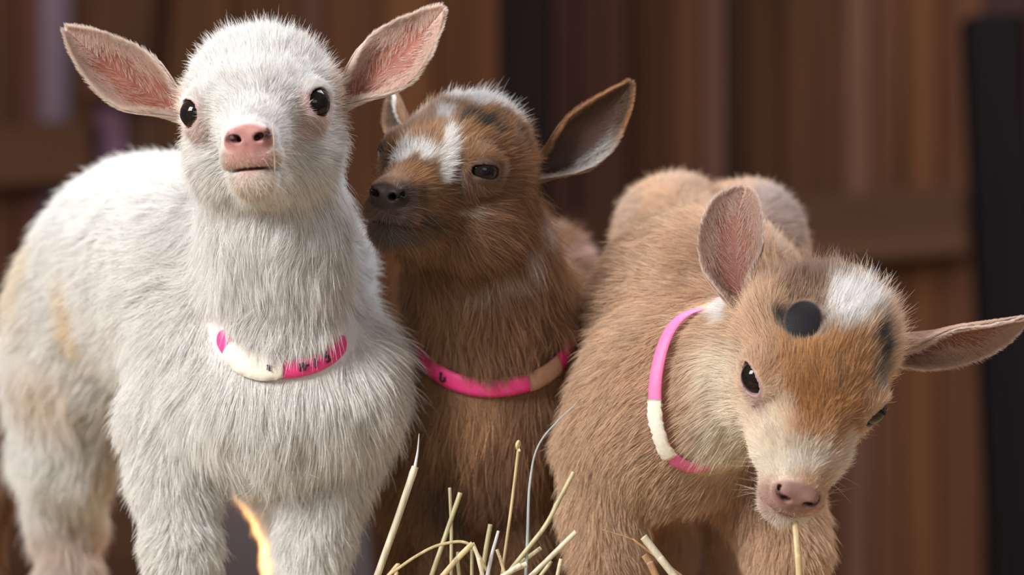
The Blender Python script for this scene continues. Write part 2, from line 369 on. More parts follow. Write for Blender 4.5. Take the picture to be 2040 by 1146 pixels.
def build_goat(name, label, H, body, ears, base_col, blobs, pink, dens, seed, head_kw={}, dens_far=.12, rad=.000115, whiskers=True, cull=None, lift=.62, ear_col=None, ring=None, bare=[], fine=.0011, lipbald=.88, lid=(.25, .13, .11), Lk=1.0, mess=1.0):
    prims = body(H)+head_prims(H, **head_kw)
    B2 = []
    for b_ in blobs:
        if b_[0] == 'p':
            _, px, py, rx_, ry_, cc, soft = b_; c = pick(prims, px, py); s_ = PX*(CD+c[1])/CD; B2.append(('w', c, (rx_*s_, 1.4*max(rx_, ry_)*s_, ry_*s_), cc, soft))
        else: B2.append(b_)
    blobs = B2
    if callable(ring): ring = ring(prims)
    bare = [(H.l(pick(prims, *b_[1])), b_[2], b_[3], b_[4]) for b_ in bare]
    hc = H.w((0, 2, -.5)); V, Q = field_mesh(prims, hc-.075, hc+.075, fine)
    VN = vert_normals(V, Q); nb = len(V)
    Vall, Qall = [V], [Q]; off = nb
    E = [ear_surface(**e) for e in ears]
    for e in E: Vall.append(e['V']); Qall.append(e['F']+off); off += len(e['V'])
    VA = np.concatenate(Vall); QA = np.concatenate(Qall)
    ql = H.l(V); bm_ = bald_mask(ql, lipbald, H.ez, H.nu); fc = paint(base_col, V, ql, blobs, seed)
    for c, r, cc, soft in bare:
        d = np.sqrt((((ql-np.asarray(c))/np.asarray(r))**2).sum(1)); bm_ = np.minimum(bm_, sstep(d, 1-soft, 1+soft))
    nostril = np.minimum(1, sstep(ell(np.stack([np.abs(ql[:, 0]), ql[:, 1], ql[:, 2]], 1), (.72, 6.95, -1.50), (.42, .55, .24)), -.02, .10))
    pk = np.array(pink)*(1-.12*noise(V, .002, 5)[:, None]); pk = pk*(.25+.75*nostril[:, None])
    qe = np.abs(ql*np.array((1, 0, 0)))+ql*np.array((0, 1, 1)); le = (1-sstep(np.sqrt(((qe-EYE[1]-np.array((0, 0, H.ez)))**2).sum(1)), 1.0, 1.9))[:, None]*np.ones((1, 3)); pk = pk*(1-le)+np.array(lid)*le
    vc = fc*.8*bm_[:, None]+pk*(1-bm_[:, None])
    for c, r, cc, soft in bare:
        d = np.sqrt((((ql-np.asarray(c))/np.asarray(r))**2).sum(1)); wg = (1-sstep(d, 1-soft, 1+soft))[:, None]; vc = vc*(1-wg)+np.array(cc)*wg
    cols = [vc]
    for e in E:
        M = e['nu']*e['nv']; S = e['S'].reshape(-1, 3); c_in = np.tile(np.array(ear_col['skin']), (M, 1))*(1-.2*noise(S, .012, 3)[:, None]); c_out = np.tile(np.array(ear_col['out']), (M, 1))*.8
        cols += [c_in, c_out]
    cols = np.concatenate(cols)
    me = bpy.data.meshes.new(name); me.from_pydata(VA.tolist(), [], QA.tolist()); me.update(); me.polygons.foreach_set('use_smooth', [True]*len(me.polygons))
    at = me.attributes.new('fur_color', 'FLOAT_COLOR', 'POINT'); at.data.foreach_set('color', np.concatenate([np.clip(cols, 0, 1), np.ones((len(cols), 1))], 1).astype(np.float32).ravel())
    me.materials.append(SKIN); g = link(name, me); tag(g, label, 'goat', 'goat kids on the straw')
    cpos = np.array([0, -CD, ZC])
    def density(ce, n):
        v = nz(cpos-ce); f = (n*v).sum(1); q_ = H.l(ce); hd = np.sqrt((q_**2).sum(1))
        headw = np.where((hd < 9) & (q_[:, 1] > -4.5), 3.0, 1.0)*np.where(q_[:, 1] > 4.5, 1.4, 1.0)
        low = sstep(ce[:, 2], GROUND+.01, GROUND+.05)*.85+.15
        return dens*headw*np.where(f > -.35, 1.0, dens_far)*low
    p, ti, T, fn = tri_sample(V, Q, density, seed)
    n = nz(VN[T[ti, 0]]+VN[T[ti, 1]]+VN[T[ti, 2]]); q = H.l(p)
    bmk = bald_mask(q, lipbald, H.ez, H.nu)
    for c, r, cc, soft in bare:
        d = np.sqrt((((q-np.asarray(c))/np.asarray(r))**2).sum(1)); bmk = np.minimum(bmk, sstep(d, 1-soft*.5, 1+soft))
    for e_ in (1, -1):                                    # nothing grows inside the eye sockets
        bmk = bmk*(np.sqrt(((q-EYE[e_]-np.array((0, 0, H.ez)))**2).sum(1)) > EYE_R*1.03)
    inm = sstep(ell(q, (0, 6.4, -3.06), (2.0, 1.6, .12)), -.02, .08); bmk = bmk*inm
    inn = whole_sdf(prims, p) > -.0012; keep = (np.random.default_rng(seed+1).random(len(p)) < bmk) & inn
    p, n, q, bmk = p[keep], n[keep], q[keep], bmk[keep]
    fl, L = prim_blend(prims, p); L = L*np.random.default_rng(seed+2).uniform(.55, 1.2, len(p))*(.35+.65*bmk)
    ex = cull(p, q, n) if cull else None
    lf = np.full(len(p), lift)
    if ex is not None: fl = fl+ex[0]; L = L*ex[1]; lf = lf*ex[2]
    r = np.random.default_rng(seed+4); L = L*Lk
    L = L*(1+.25*noise(p, .018, 61)+.2*noise(p, .006, 62)); guard = (r.random(len(p)) < .09)
    L = np.where(guard, L*1.45, L); lf = np.where(guard, lf*1.25, lf)
    for c, r_b, cc, soft in bare:
        d = np.sqrt((((q-np.asarray(c))/np.asarray(r_b))**2).sum(1)); L = L*(.3+.7*sstep(d, 1.0, 1.9))
    if ring is not None:
        R_ = ring['path']; dd = np.full(len(p), 9.0); up_ = np.zeros(len(p))
        for k in range(0, len(R_), 2):
            v_ = p-R_[k]; d_ = np.sqrt((v_**2).sum(1)); m_ = d_ < dd; dd[m_] = d_[m_]; up_[m_] = (v_[m_]@ring['up'])
        nb_ = sstep(dd, .006, .020); above = up_ > 0
        L = L*np.where(above, ring['cover']+(1-ring['cover'])*nb_, .60+.40*nb_); lf = lf*(.30+.70*nb_)
        kp = dd > ring['width']*.5+.0015; p, n, q, L, lf, fl, guard, bmk = p[kp], n[kp], q[kp], L[kp], lf[kp], fl[kp], guard[kp], bmk[kp]
    hd_ = sstep(np.sqrt((q**2).sum(1)), 6.5, 9.5); q_c = np.where(hd_ > .5, .0050, .0026)
    S = strands(p, n, fl, L, lf, lf*.5, .34+.20*hd_, q_c, .26, droop=.12, seed=seed, mess=mess)
    col = paint(base_col, p, q, blobs, seed)*(1+.12*r.normal(size=(len(p), 1))+.10*noise(p, .006, 77)[:, None]+.08*noise(p, .0025, 79)[:, None])
    col = np.where(guard[:, None], col*1.12, col)
    rr = rad*(.72+.28*hd_)*r.uniform(.7, 1.3, len(p))*np.clip(L/.009, .55, 1.0)*np.where(guard, 1.25, 1)
    fur = [(S, col, rr)]
    for k, e in enumerate(E): fur += ear_fur(e, ear_col['f'], *ear_col['n'], *ear_col['L'], seed+50+k)
    if whiskers:
        m = (q[:, 1] > 4.6) & (q[:, 2] < -1.2) & (np.abs(q[:, 0]) > .5) | (np.abs(np.abs(q[:, 0])-3.0) < .5) & (np.abs(q[:, 1]-2.3) < 1.2) & (q[:, 2] < -.4) & (q[:, 2] > -1.2)
        wi = np.argwhere(m).ravel(); wi = r.choice(wi, min(46, len(wi)), replace=False)
        Sw = strands(p[wi], n[wi], fl[wi], r.uniform(.010, .026, len(wi)), np.full(len(wi), .9), np.full(len(wi), .6), 0, .004, .3, droop=.2, seed=seed+8)
        fur.append((Sw, col[wi]*.8+.1, np.full(len(wi), .00006)))
    K = 5
    def rs(S):
        if S.shape[1] == K: return S
        t = np.linspace(0, S.shape[1]-1, K); i = np.minimum(t.astype(int), S.shape[1]-2); a = (t-i)[None, :, None]; return S[:, i]*(1-a)+S[:, i+1]*a
    S = np.concatenate([rs(f[0]) for f in fur]); cc = np.clip(np.concatenate([f[1] for f in fur]), 0.002, .95); ra = np.concatenate([f[2] for f in fur])
    print('FUR', name, len(S), 'verts', len(VA)); make_fur('fur', S, cc, ra, g)
    for s in (-1, 1): add_eye(H, s, g)
    return g, prims, ring

def leg(pts, rads, yfeet=None, k=.014, L=.012, flow=(0, 0.1, -1)):
    return [K_(pts[i], pts[i+1], rads[i], rads[i+1], k=k, flow=flow, L=L*(1 if i < 2 else .7)) for i in range(len(pts)-1)]
HOOF = mat('hoof_horn', srgb(120, 98, 80), .45)
def hoof(pt, parent, fwd):
    fwd = nz(np.array([fwd[0], fwd[1], 0.])); sd = np.array([-fwd[1], fwd[0], 0]); V, F = [], []
    for c in (-1, 1):
        b0 = len(V); rings = [(0, .0125, .009), (.010, .012, .0085), (.022, .010, .0075), (.030, .008, .006)]
        for z, a, b in rings:
            for j in range(12):
                t = 2*math.pi*j/12; fx = math.cos(t); x = fx*a*(1.25 if fx > 0 else 1); y = math.sin(t)*b
                V.append(pt+sd*(c*.0092+y)+fwd*(x+.006-z*.35)+np.array([0, 0, z+.0003]))
        for i in range(3):
            for j in range(12): F.append((b0+i*12+j, b0+i*12+(j+1) % 12, b0+(i+1)*12+(j+1) % 12, b0+(i+1)*12+j))
        F.append(tuple(range(b0+11, b0-1, -1))); F.append(tuple(range(b0+36, b0+48)))
    return mesh('hoof', V, F, HOOF, parent)


# ------------------------------------------------------------------ collars
def ring_path(prims, C0, nrm, off, rmax, n=180):
    nrm = nz(np.array(nrm, float)); a = nz(np.cross(nrm, (0, 0, 1.0))); b = np.cross(nrm, a); out = []
    for i in range(n):
        t = 2*math.pi*i/n; d = a*math.cos(t)+b*math.sin(t); rr = np.arange(.012, .13, .0008); F = whole_sdf(prims, C0+rr[:, None]*d)
        j = np.argmax(F > off) if (F > off).any() else len(F)-1; out.append(rr[j])
    out = np.array(out); out = np.minimum(out, rmax)
    f = np.fft.rfft(out); f[7:] = 0; out = np.fft.irfft(f, n)
    t = 2*math.pi*np.arange(n)/n; path = C0+out[:, None]*(np.cos(t)[:, None]*a+np.sin(t)[:, None]*b); return path
def ring_spec(C0, nrm, width, rmax=.05, off=.0065, cover=.40):
    C0 = np.array(C0)
    def f(prims):
        path = ring_path(prims, C0, nrm, off, rmax); n_ = nz(np.array(nrm, float)); e = .002
        g = np.stack([whole_sdf(prims, path+e*np.eye(3)[k])-whole_sdf(prims, path-e*np.eye(3)[k]) for k in range(3)], 1); g = nz(g)
        T = nz(np.roll(path, -1, 0)-np.roll(path, 1, 0)); Wd = nz(np.cross(g, T)); Wd = Wd*np.sign((Wd@n_))[:, None]
        for _ in range(6): Wd = nz(np.roll(Wd, 1, 0)+Wd*2+np.roll(Wd, -1, 0)); g = nz(np.roll(g, 1, 0)+g*2+np.roll(g, -1, 0))
        return dict(path=path, g=g, W=Wd, T=T, width=width, up=n_, cover=cover)
    return f
def band_mesh(ring, idx, width, lift, m, name, parent, thick=.0006, ragged=0.0, taper=None, twist=None, seed=0):
    r = np.random.default_rng(seed); V, F = [], []; n = len(idx); k = 5
    for a, i in enumerate(idx):
        i = i % len(ring['path']); w_ = width*(taper(a/(n-1)) if taper else 1); g, W = ring['g'][i], ring['W'][i]
        if twist: th = twist(a/(n-1)); W, g = W*math.cos(th)+g*math.sin(th), g*math.cos(th)-W*math.sin(th)
        base = ring['path'][i]+g*lift
        for side in (0, 1):
            for j in range(k):
                s_ = j/(k-1)*2-1; rg = ragged*r.normal() if j in (0, k-1) else 0
                V.append(base+W*(s_*w_/2+rg)-g*(abs(s_)**2*w_*.10)+g*(thick if side else 0))
    M = 2*k
    for a in range(n-1):
        o, p_ = a*M, (a+1)*M
        for j in range(k-1):
            F += [(o+j, o+j+1, p_+j+1, p_+j), (o+k+j, p_+k+j, p_+k+j+1, o+k+j+1)]
        F += [(o, p_, p_+k, o+k), (o+k-1, o+M-1, p_+M-1, p_+k-1)]
    for o in (0, (n-1)*M): F.append(tuple([o+j for j in range(k)]+[o+k+j for j in range(k-1, -1, -1)]))
    return mesh(name, V, F, m, parent)
def collar_mat(name, c):
    m = mat(name, c, .55); n, l, b = nodes(m); ns = n.new('ShaderNodeTexNoise'); ns.inputs['Scale'].default_value = 700; ns.inputs['Detail'].default_value = 4
    tc = n.new('ShaderNodeTexCoord'); l.new(tc.outputs['Object'], ns.inputs['Vector'])
    hs = n.new('ShaderNodeMix'); hs.data_type = 'RGBA'; hs.inputs[6].default_value = (*[x*.8 for x in c], 1); hs.inputs[7].default_value = (*[min(1, x*1.15) for x in c], 1)
    l.new(ns.outputs[0], hs.inputs[0]); l.new(hs.outputs[2], b.inputs['Base Color'])
    bp = n.new('ShaderNodeBump'); bp.inputs['Strength'].default_value = .3; bp.inputs['Distance'].default_value = .0004; l.new(ns.outputs[0], bp.inputs['Height']); l.new(bp.outputs[0], b.inputs['Normal'])
    return m
def near_idx(ring, px, py):
    R_ = ring['path']; s_ = PX*(CD+R_[:, 1])/CD; X = 1020+R_[:, 0]/s_; Y = 573-(R_[:, 2]-ZC)/s_
    d = (X-px)**2+(Y-py)**2+(R_[:, 1]-R_[:, 1].min())*3e5; return int(np.argmin(d))
def arc(i0, i1, n):
    d = (i1-i0) % n; return [i0+k for k in range(d+1)] if d <= n/2 else [i0-k for k in range(n-d+1)]
def ink(ring, i, strokes, size, lift, m, parent, name='marking', flip=1, rot=0):
    """pen strokes (lists of u,v in units of size) drawn on the band around path index i"""
    n = len(ring['path']); i = i % n; g, W, T = ring['g'][i], ring['W'][i], ring['T'][i]*flip; V, F = [], []
    o = ring['path'][i]+g*lift
    for st in strokes:
        pts = [o+T*(u*math.cos(rot)-v*math.sin(rot))*size+W*(u*math.sin(rot)+v*math.cos(rot))*size for u, v in st]
        for a, b in zip(pts[:-1], pts[1:]):
            d = nz(b-a); s_ = np.cross(g, d)*size*.13; b0 = len(V)
            V += [a-s_, a+s_, b+s_, b-s_, a-s_+g*.0003, a+s_+g*.0003, b+s_+g*.0003, b-s_+g*.0003]
            F += [(b0, b0+1, b0+2, b0+3), (b0+4, b0+7, b0+6, b0+5), (b0, b0+4, b0+5, b0+1), (b0+1, b0+5, b0+6, b0+2), (b0+2, b0+6, b0+7, b0+3), (b0+3, b0+7, b0+4, b0)]
    return mesh(name, V, F, m, parent, False)
# ------------------------------------------------------------------ setting
def box(name, lo, hi, m, parent=None):
    V = [(x, y, z) for x in (lo[0], hi[0]) for y in (lo[1], hi[1]) for z in (lo[2], hi[2])]
    F = [(0, 1, 3, 2), (4, 6, 7, 5), (0, 4, 5, 1), (2, 3, 7, 6), (0, 2, 6, 4), (1, 5, 7, 3)]
    return mesh(name, V, F, m, parent, False)
def bevbox(bm, lo, hi, bev=.004, M=None, ci=0):
    r = bmesh.ops.create_cube(bm, size=1); vs = r['verts']; lo, hi = np.array(lo), np.array(hi)
    for v in vs: v.co = Vector((lo+hi)/2)+Vector(np.array(v.co)*(hi-lo))
    es = list({e for v in vs for e in v.link_edges}); rb = bmesh.ops.bevel(bm, geom=es, offset=bev, segments=1, affect='EDGES')
    allv = list({v for f in rb['faces'] for v in f.verts} | {v for v in vs if v.is_valid})
    if M is not None: bmesh.ops.transform(bm, matrix=M, verts=allv)
    fs = {f for v in allv for f in v.link_faces}
    for f in fs: f.material_index = ci
def wood(name, c, sc_=1.0, rough=.75):
    m = mat(name, c, rough); n, l, b = nodes(m); b.inputs['Specular IOR Level'].default_value = .08; tc = n.new('ShaderNodeTexCoord'); mp = n.new('ShaderNodeMapping'); mp.inputs['Scale'].default_value = (26*sc_, 26*sc_, 1.6*sc_)
    ns = n.new('ShaderNodeTexNoise'); ns.inputs['Scale'].default_value = 1.0; ns.inputs['Detail'].default_value = 8; ns.inputs['Distortion'].default_value = .6
    l.new(tc.outputs['Object'], mp.inputs[0]); l.new(mp.outputs[0], ns.inputs['Vector'])
    cr = n.new('ShaderNodeValToRGB'); e = cr.color_ramp.elements; e[0].position = .3; e[0].color = (*[x*.68 for x in c], 1); e[1].position = .72; e[1].color = (*[min(1, x*1.25) for x in c], 1)
    l.new(ns.outputs[0], cr.inputs[0]); l.new(cr.outputs[0], b.inputs['Base Color'])
    bp = n.new('ShaderNodeBump'); bp.inputs['Strength'].default_value = .4; bp.inputs['Distance'].default_value = .003; l.new(ns.outputs[0], bp.inputs['Height']); l.new(bp.outputs[0], b.inputs['Normal']); return m
WY, WG = 3.0, .88                              # distance of the back wall; albedo gain
WS = PX*(CD+WY)/CD
def wx(px): return (px-1020)*WS
def wz(py): return ZC+(573-py)*WS
def alb(c): return tuple(min(.9, x*WG) for x in srgb(*c))
boards = [(-700, -560, (80, 50, 34)), (-560, -430, (92, 60, 42)), (-430, -300, (76, 48, 32)), (-300, -170, (88, 58, 40)), (-170, -60, (72, 46, 32)), (-60, 35, (78, 48, 34)), (35, 78, (98, 60, 52)), (78, 145, (110, 92, 102)), (145, 192, (78, 50, 32)), (192, 256, (112, 82, 98)), (256, 330, (72, 48, 36)),  # lilac entries: daylight filtering between boards, given as board colour
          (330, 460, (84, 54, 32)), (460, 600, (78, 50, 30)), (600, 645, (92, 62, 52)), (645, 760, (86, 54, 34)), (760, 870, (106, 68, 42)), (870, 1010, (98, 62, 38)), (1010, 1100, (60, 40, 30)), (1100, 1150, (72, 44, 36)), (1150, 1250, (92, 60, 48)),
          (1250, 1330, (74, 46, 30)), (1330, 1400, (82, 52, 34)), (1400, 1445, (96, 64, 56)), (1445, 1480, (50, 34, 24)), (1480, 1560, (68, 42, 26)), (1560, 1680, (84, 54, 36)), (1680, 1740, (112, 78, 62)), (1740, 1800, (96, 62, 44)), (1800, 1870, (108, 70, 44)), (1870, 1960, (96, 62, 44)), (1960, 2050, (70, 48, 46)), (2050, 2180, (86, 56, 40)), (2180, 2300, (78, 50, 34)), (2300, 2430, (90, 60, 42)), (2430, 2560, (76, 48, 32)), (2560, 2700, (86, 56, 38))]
_r = np.random.default_rng(8)
def extra(a, b):
    out = []
    while a < b-20: d = _r.uniform(90, 140); k = _r.uniform(.85, 1.15); out.append((a, min(a+d, b), (int(82*k), int(53*k), int(37*k)))); a += d
    return out
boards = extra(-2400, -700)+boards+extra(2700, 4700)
bm = bmesh.new(); wm = []; rr_ = np.random.default_rng(3)
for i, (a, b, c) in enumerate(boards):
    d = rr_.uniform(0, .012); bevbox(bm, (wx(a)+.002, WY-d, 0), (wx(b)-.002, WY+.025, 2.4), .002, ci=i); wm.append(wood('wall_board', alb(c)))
me = bpy.data.meshes.new('wall_back'); bm.to_mesh(me); bm.free()
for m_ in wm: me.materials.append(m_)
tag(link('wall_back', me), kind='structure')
tag(box('wall_rear', (wx(-2400), WY+.026, 0), (wx(4700), WY+.06, 2.4), mat('tar_paper', (.02, .016, .014), .9)), kind='structure')
def dirt():
    m = mat('dirt_floor', srgb(110, 82, 62), .95); n, l, b = nodes(m); ns = n.new('ShaderNodeTexNoise'); ns.inputs['Scale'].default_value = 9; ns.inputs['Detail'].default_value = 10
    tc = n.new('ShaderNodeTexCoord'); l.new(tc.outputs['Object'], ns.inputs['Vector']); cr = n.new('ShaderNodeValToRGB'); e = cr.color_ramp.elements
    e[0].position = .3; e[0].color = (*srgb(70, 48, 34), 1); e[1].position = .7; e[1].color = (*srgb(140, 108, 76), 1); l.new(ns.outputs[0], cr.inputs[0]); l.new(cr.outputs[0], b.inputs['Base Color'])
    bp = n.new('ShaderNodeBump'); bp.inputs['Strength'].default_value = .6; bp.inputs['Distance'].default_value = .02; l.new(ns.outputs[0], bp.inputs['Height']); l.new(bp.outputs[0], b.inputs['Normal']); return m
tag(box('floor', (wx(-2400), -1.2, -.05), (wx(4700), WY+.06, 0), dirt()), kind='structure')
def plank(name, p0, p1, w_, d, m, label, cat, kind=None, bev=.006):
    """a straight timber from p0 to p1, w_ wide, d deep"""
    p0, p1 = Vector(p0), Vector(p1); L = (p1-p0).length; bm = bmesh.new(); bevbox(bm, (-w_/2, -d/2, 0), (w_/2, d/2, L), bev)
    me = bpy.data.meshes.new(name); bm.to_mesh(me); bm.free(); me.materials.append(m); o = link(name, me); o.location = p0
    z = (p1-p0).normalized(); y = Vector((0, 1, 0)); y = (y-z*y.dot(z)).normalized(); x = y.cross(z); o.rotation_euler = Matrix((x, y, z)).transposed().to_euler()
    return tag(o, label, cat, kind=kind)
def WP(px, py, y):
    p = P(px, py, y); return p
yb = WY-.05
plank('wall_rail', WP(-60, 318, yb), WP(185, 300, yb), 125*WS, .03, wood('rail_wood', alb((80, 52, 36))), 'brown horizontal rail across the boards tinted lilac for daylight at the far left of the back wall', 'rail')
plank('wall_rail', WP(1115, 500, yb), WP(1925, 440, yb), 140*WS, .03, wood('rail_wood_pale', alb((90, 62, 46))), 'pale worn horizontal rail along the back wall between the dark posts', 'rail')
plank('wall_kickboard', WP(-200, 900, yb), WP(760, 900, yb), 560*WS, .03, wood('kickboard_wood', alb((74, 48, 34))), 'wide dark brown board along the foot of the back wall behind the white kid', 'board')
plank('wall_brace', WP(268, -160, yb), WP(226, 203, yb), 130*WS, .03, wood('brace_wood', alb((76, 48, 34))), 'short upright brown board ending above the painted lilac daylight strip near the white kid ear', 'board')
pp = P(1047, 0, 2.75); plank('barn_post', (pp[0], pp[1], 0), (pp[0], pp[1], 2.35), 112*PX*(CD+2.75)/CD, .12, wood('dark_post_wood', srgb(20, 14, 12)), 'near black square barn post behind the brown kid', 'post')
p0, p1 = P(1976, 32, 2.4), P(2030, 1146, 2.4); dv = (p0-p1)/(p0[2]-p1[2]); p1 = p0-dv*p0[2]
plank('barn_post', p1, p0, 112*PX*(CD+2.4)/CD, .10, wood('dark_post_wood_bluish', srgb(22, 17, 18)), 'near black leaning post with a cut top at the right edge', 'post')
# ------------------------------------------------------------------ the three kids
def rx(R, ang, ax):
    a = np.array(ax, float); a /= np.linalg.norm(a); k = np.array([[0, -a[2], a[1]], [a[2], 0, -a[0]], [-a[1], a[0], 0]]); return (np.eye(3)+math.sin(ang)*k+(1-math.cos(ang))*k@k)@np.array(R)
D_ = (0, 0, -1)
# --- white kid
HW = Head([[0.9987, -0.0258, -0.0447], [-0.0238, -0.9987, 0.0453], [0.0458, 0.0442, 0.998]], [-0.1507, 0.0, 0.1000], 1.15, ez=-.28); HW.R = rx(HW.R, .04, (0, -1, 0))
def white_body(H):
    b = [K_(H.w((0, -1.5, -.5)), P(562, 610, .062), .036, .036, k=.02, flow=(-.1, -.1, -1), L=.022),
         E_(P(562, 765, .078), (.058, .052, .054), k=.02, flow=(0, -.2, -1), L=.026),
         E_(P(395, 790, .11), (.036, .045, .050), k=.03, flow=(-.3, .3, -1), L=.018),
         E_(P(665, 785, .10), (.032, .045, .050), k=.03, flow=(.1, .3, -1), L=.022),
         K_(P(475, 567, .14), P(290, 542, .30), .080, .072, k=.03, flow=(-.6, .8, -.5), L=.016),
         E_(P(198, 650, .33), (.058, .06, .066), k=.03, flow=(-.5, .6, -.8), L=.020)]
    b += leg([P(345, 850, .105), P(350, 960, .095), P(360, 1090, .085), P(368, 1180, .085), G(368, .085, .02)], [.030, .022, .018, .015, .014], L=.014)
    b += leg([P(660, 850, .10), P(640, 970, .09), P(625, 1080, .08), P(625, 1180, .08), G(625, .08, .02)], [.028, .021, .018, .015, .014], L=.014)
    b += leg([P(158, 740, .33), P(130, 900, .34), P(132, 1040, .37), P(140, 1150, .36), G(140, .36, .02)], [.050, .028, .018, .015, .014], L=.020)
    b += leg([P(420, 740, .34), P(500, 900, .36), P(580, 1040, .39), P(578, 1130, .38), G(575, .38, .02)], [.045, .024, .017, .014, .013], L=.010)
    return b
WH = np.array((.84, .82, .795)); CR = np.array((.80, .62, .42))
def ecol_w(kind, u, v, p):
    n = len(u)
    if kind == 'in': return np.tile(np.array((.82, .64, .56)), (n, 1))
    if kind == 'edge': return np.tile(np.array((.86, .76, .68)), (n, 1))
    return np.tile(np.array((.84, .72, .62)), (n, 1))
ew = [dict(base=H_, tip=t_, bow=b_, open_dir=o_, width=w_) for H_, t_, b_, o_, w_ in (
    (P(385, 235, .035), P(133, 62, .015), np.array((-.004, .004, -.006)), (.25, -1, .10), .0205),
    (P(665, 215, .035), P(880, 22, .015), np.array((.006, .004, -.004)), (-.30, -1, .10), .0205))]
ear_w = dict(skin=(.29, .10, .068), out=(.8, .68, .58), f=ecol_w, n=(8000, 17000, 5200), L=(.0055, .0065, .0070))
def cull_w(p, q, n):
    ex = np.zeros_like(p); m = np.ones(len(p)); lf = np.ones(len(p))
    poll = sstep(q[:, 2], 2.6, 4.0)*(q[:, 1] > -4)
    m = m*(1-poll*.05); lf = lf*(1+poll*1.2); ex[:, 0] += poll*q[:, 0]*.08
    return ex, m, lf
white, wprims, wring = build_goat('white_goat_kid', 'white fluffy goat kid facing the camera with pink nose and upright spread ears', HW, white_body, ew, WH,
    [('p', 150, 640, 26, 75, (.82, .66, .48), .9), ('p', 55, 520, 38, 130, (.82, .72, .60), .7), ('p', 90, 770, 70, 60, (.82, .72, .62), .8),
     ('h', (-2.2, -2.4, 3.9), (1.2, 1.2, 1.0), (.62, .60, .62), .6), ('h', (2.4, -1.5, 3.4), (.9, .9, .8), (.66, .56, .48), .6),
     ('h', (0, 6.8, -2.5), (1.4, 1.3, .7), (.62, .42, .34), .5), ('h', (0, 6.4, -3.8), (1.2, 1.4, .7), (.76, .66, .58), .6), ('h', (3.9, -1, 1.2), (1.0, 1.2, 1.4), (.66, .52, .42), .6), ('h', (-3.9, -1, 1.2), (1.0, 1.2, 1.4), (.66, .52, .42), .6),
     ('h', (3.0, 2.6, -.2), (1.3, 1.3, 1.2), (.66, .52, .48), .6), ('h', (-3.0, 2.6, -.2), (1.2, 1.2, 1.1), (.72, .60, .56), .6),
     ('w', P(135, 1080, .35), (.03, .06, .02), (.66, .54, .47), .8)],
    (.42, .20, .18), 1.9e6, 100, mess=1.45, cull=cull_w, ear_col=ear_w, head_kw=dict(eye_open=1.08, fat=.2, Lf=.006, Lcheek=.0105, Lpoll=.014), lid=(.38, .24, .21), lipbald=.72, ring=ring_spec(P(563, 650, .052), (.05, -.66, .75), .0112, .0388, .0085, .16))
# --- brown middle kid
HM = Head([[0.863, -0.4712, 0.1819], [-0.4682, -0.8814, -0.0623], [-0.1897, 0.0314, 0.9813]], [-0.0368, 0.06, 0.0689], 1.06)
def mid_body(H):
    b = [K_(H.w((0, -1.8, -.8)), P(985, 640, .125), .036, .046, k=.02, flow=(0, -.1, -1), L=.020),
         E_(P(985, 800, .14), (.050, .050, .066), k=.03, flow=(0, -.1, -1), L=.022),
         K_(P(1000, 730, .18), P(1050, 700, .38), .066, .062, k=.03, flow=(0, 1, -.4), L=.015),
         E_(P(1085, 580, .40), (.036, .04, .045), k=.03, flow=(0, .8, -.6), L=.015)]
    b += leg([P(880, 880, .15), P(850, 990, .145), P(855, 1100, .14), P(860, 1170, .14), G(860, .14, .02)], [.034, .022, .018, .015, .014], L=.016)
    b += leg([P(1060, 880, .16), P(1060, 990, .155), P(1050, 1100, .15), P(1050, 1170, .15), G(1050, .15, .02)], [.034, .022, .018, .015, .014], L=.016)
    b += leg([P(960, 850, .40), P(945, 950, .42), P(950, 1050, .44), G(950, .43, .02)], [.04, .024, .016, .013])
    b += leg([P(1120, 850, .40), P(1130, 950, .42), P(1130, 1050, .44), G(1130, .43, .02)], [.04, .024, .016, .013])
    return b
BR = np.array((.29, .140, .054)); WT = np.array((.88, .86, .84)); DK = np.array((.035, .022, .016))
def ecol_m(kind, u, v, p):
    n = len(u); c = np.tile(np.array((.36, .19, .09)), (n, 1))
    if kind == 'in': c = c*(.38+.4*(np.abs(v) > .75)[:, None]); wl = (sstep(v, .25, .6)*(1-sstep(u, .5, .75)))[:, None]; return c*(1-wl)+WT*.8*wl
    if kind == 'edge': wl = ((v > 0)*(1-sstep(u, .45, .75)))[:, None]; return c*1.5*(1-wl)+WT*wl
    return c*1.05
em = [dict(base=P(1040, 355, .095), tip=P(1253, 168, .085), bow=np.array((.010, .004, -.008)), open_dir=(.10, -1, -.10), width=.0180),
      dict(base=P(822, 262, .10), tip=P(776, 200, .135), bow=np.array((.0, .0, .0)), open_dir=(-1, -.1, .2), width=.014)]
ear_m = dict(skin=(.07, .038, .028), out=(.36, .19, .09), f=ecol_m, n=(8000, 6500, 3200), L=(.0055, .0055, .0055))
def cull_m(p, q, n):
    ex = np.zeros_like(p); m = np.ones(len(p)); lf = np.ones(len(p)); poll = sstep(q[:, 2], 2.6, 4.0)*(q[:, 1] > -4)
    return ex, m*(1+poll*.1), lf*(1+poll*.9)
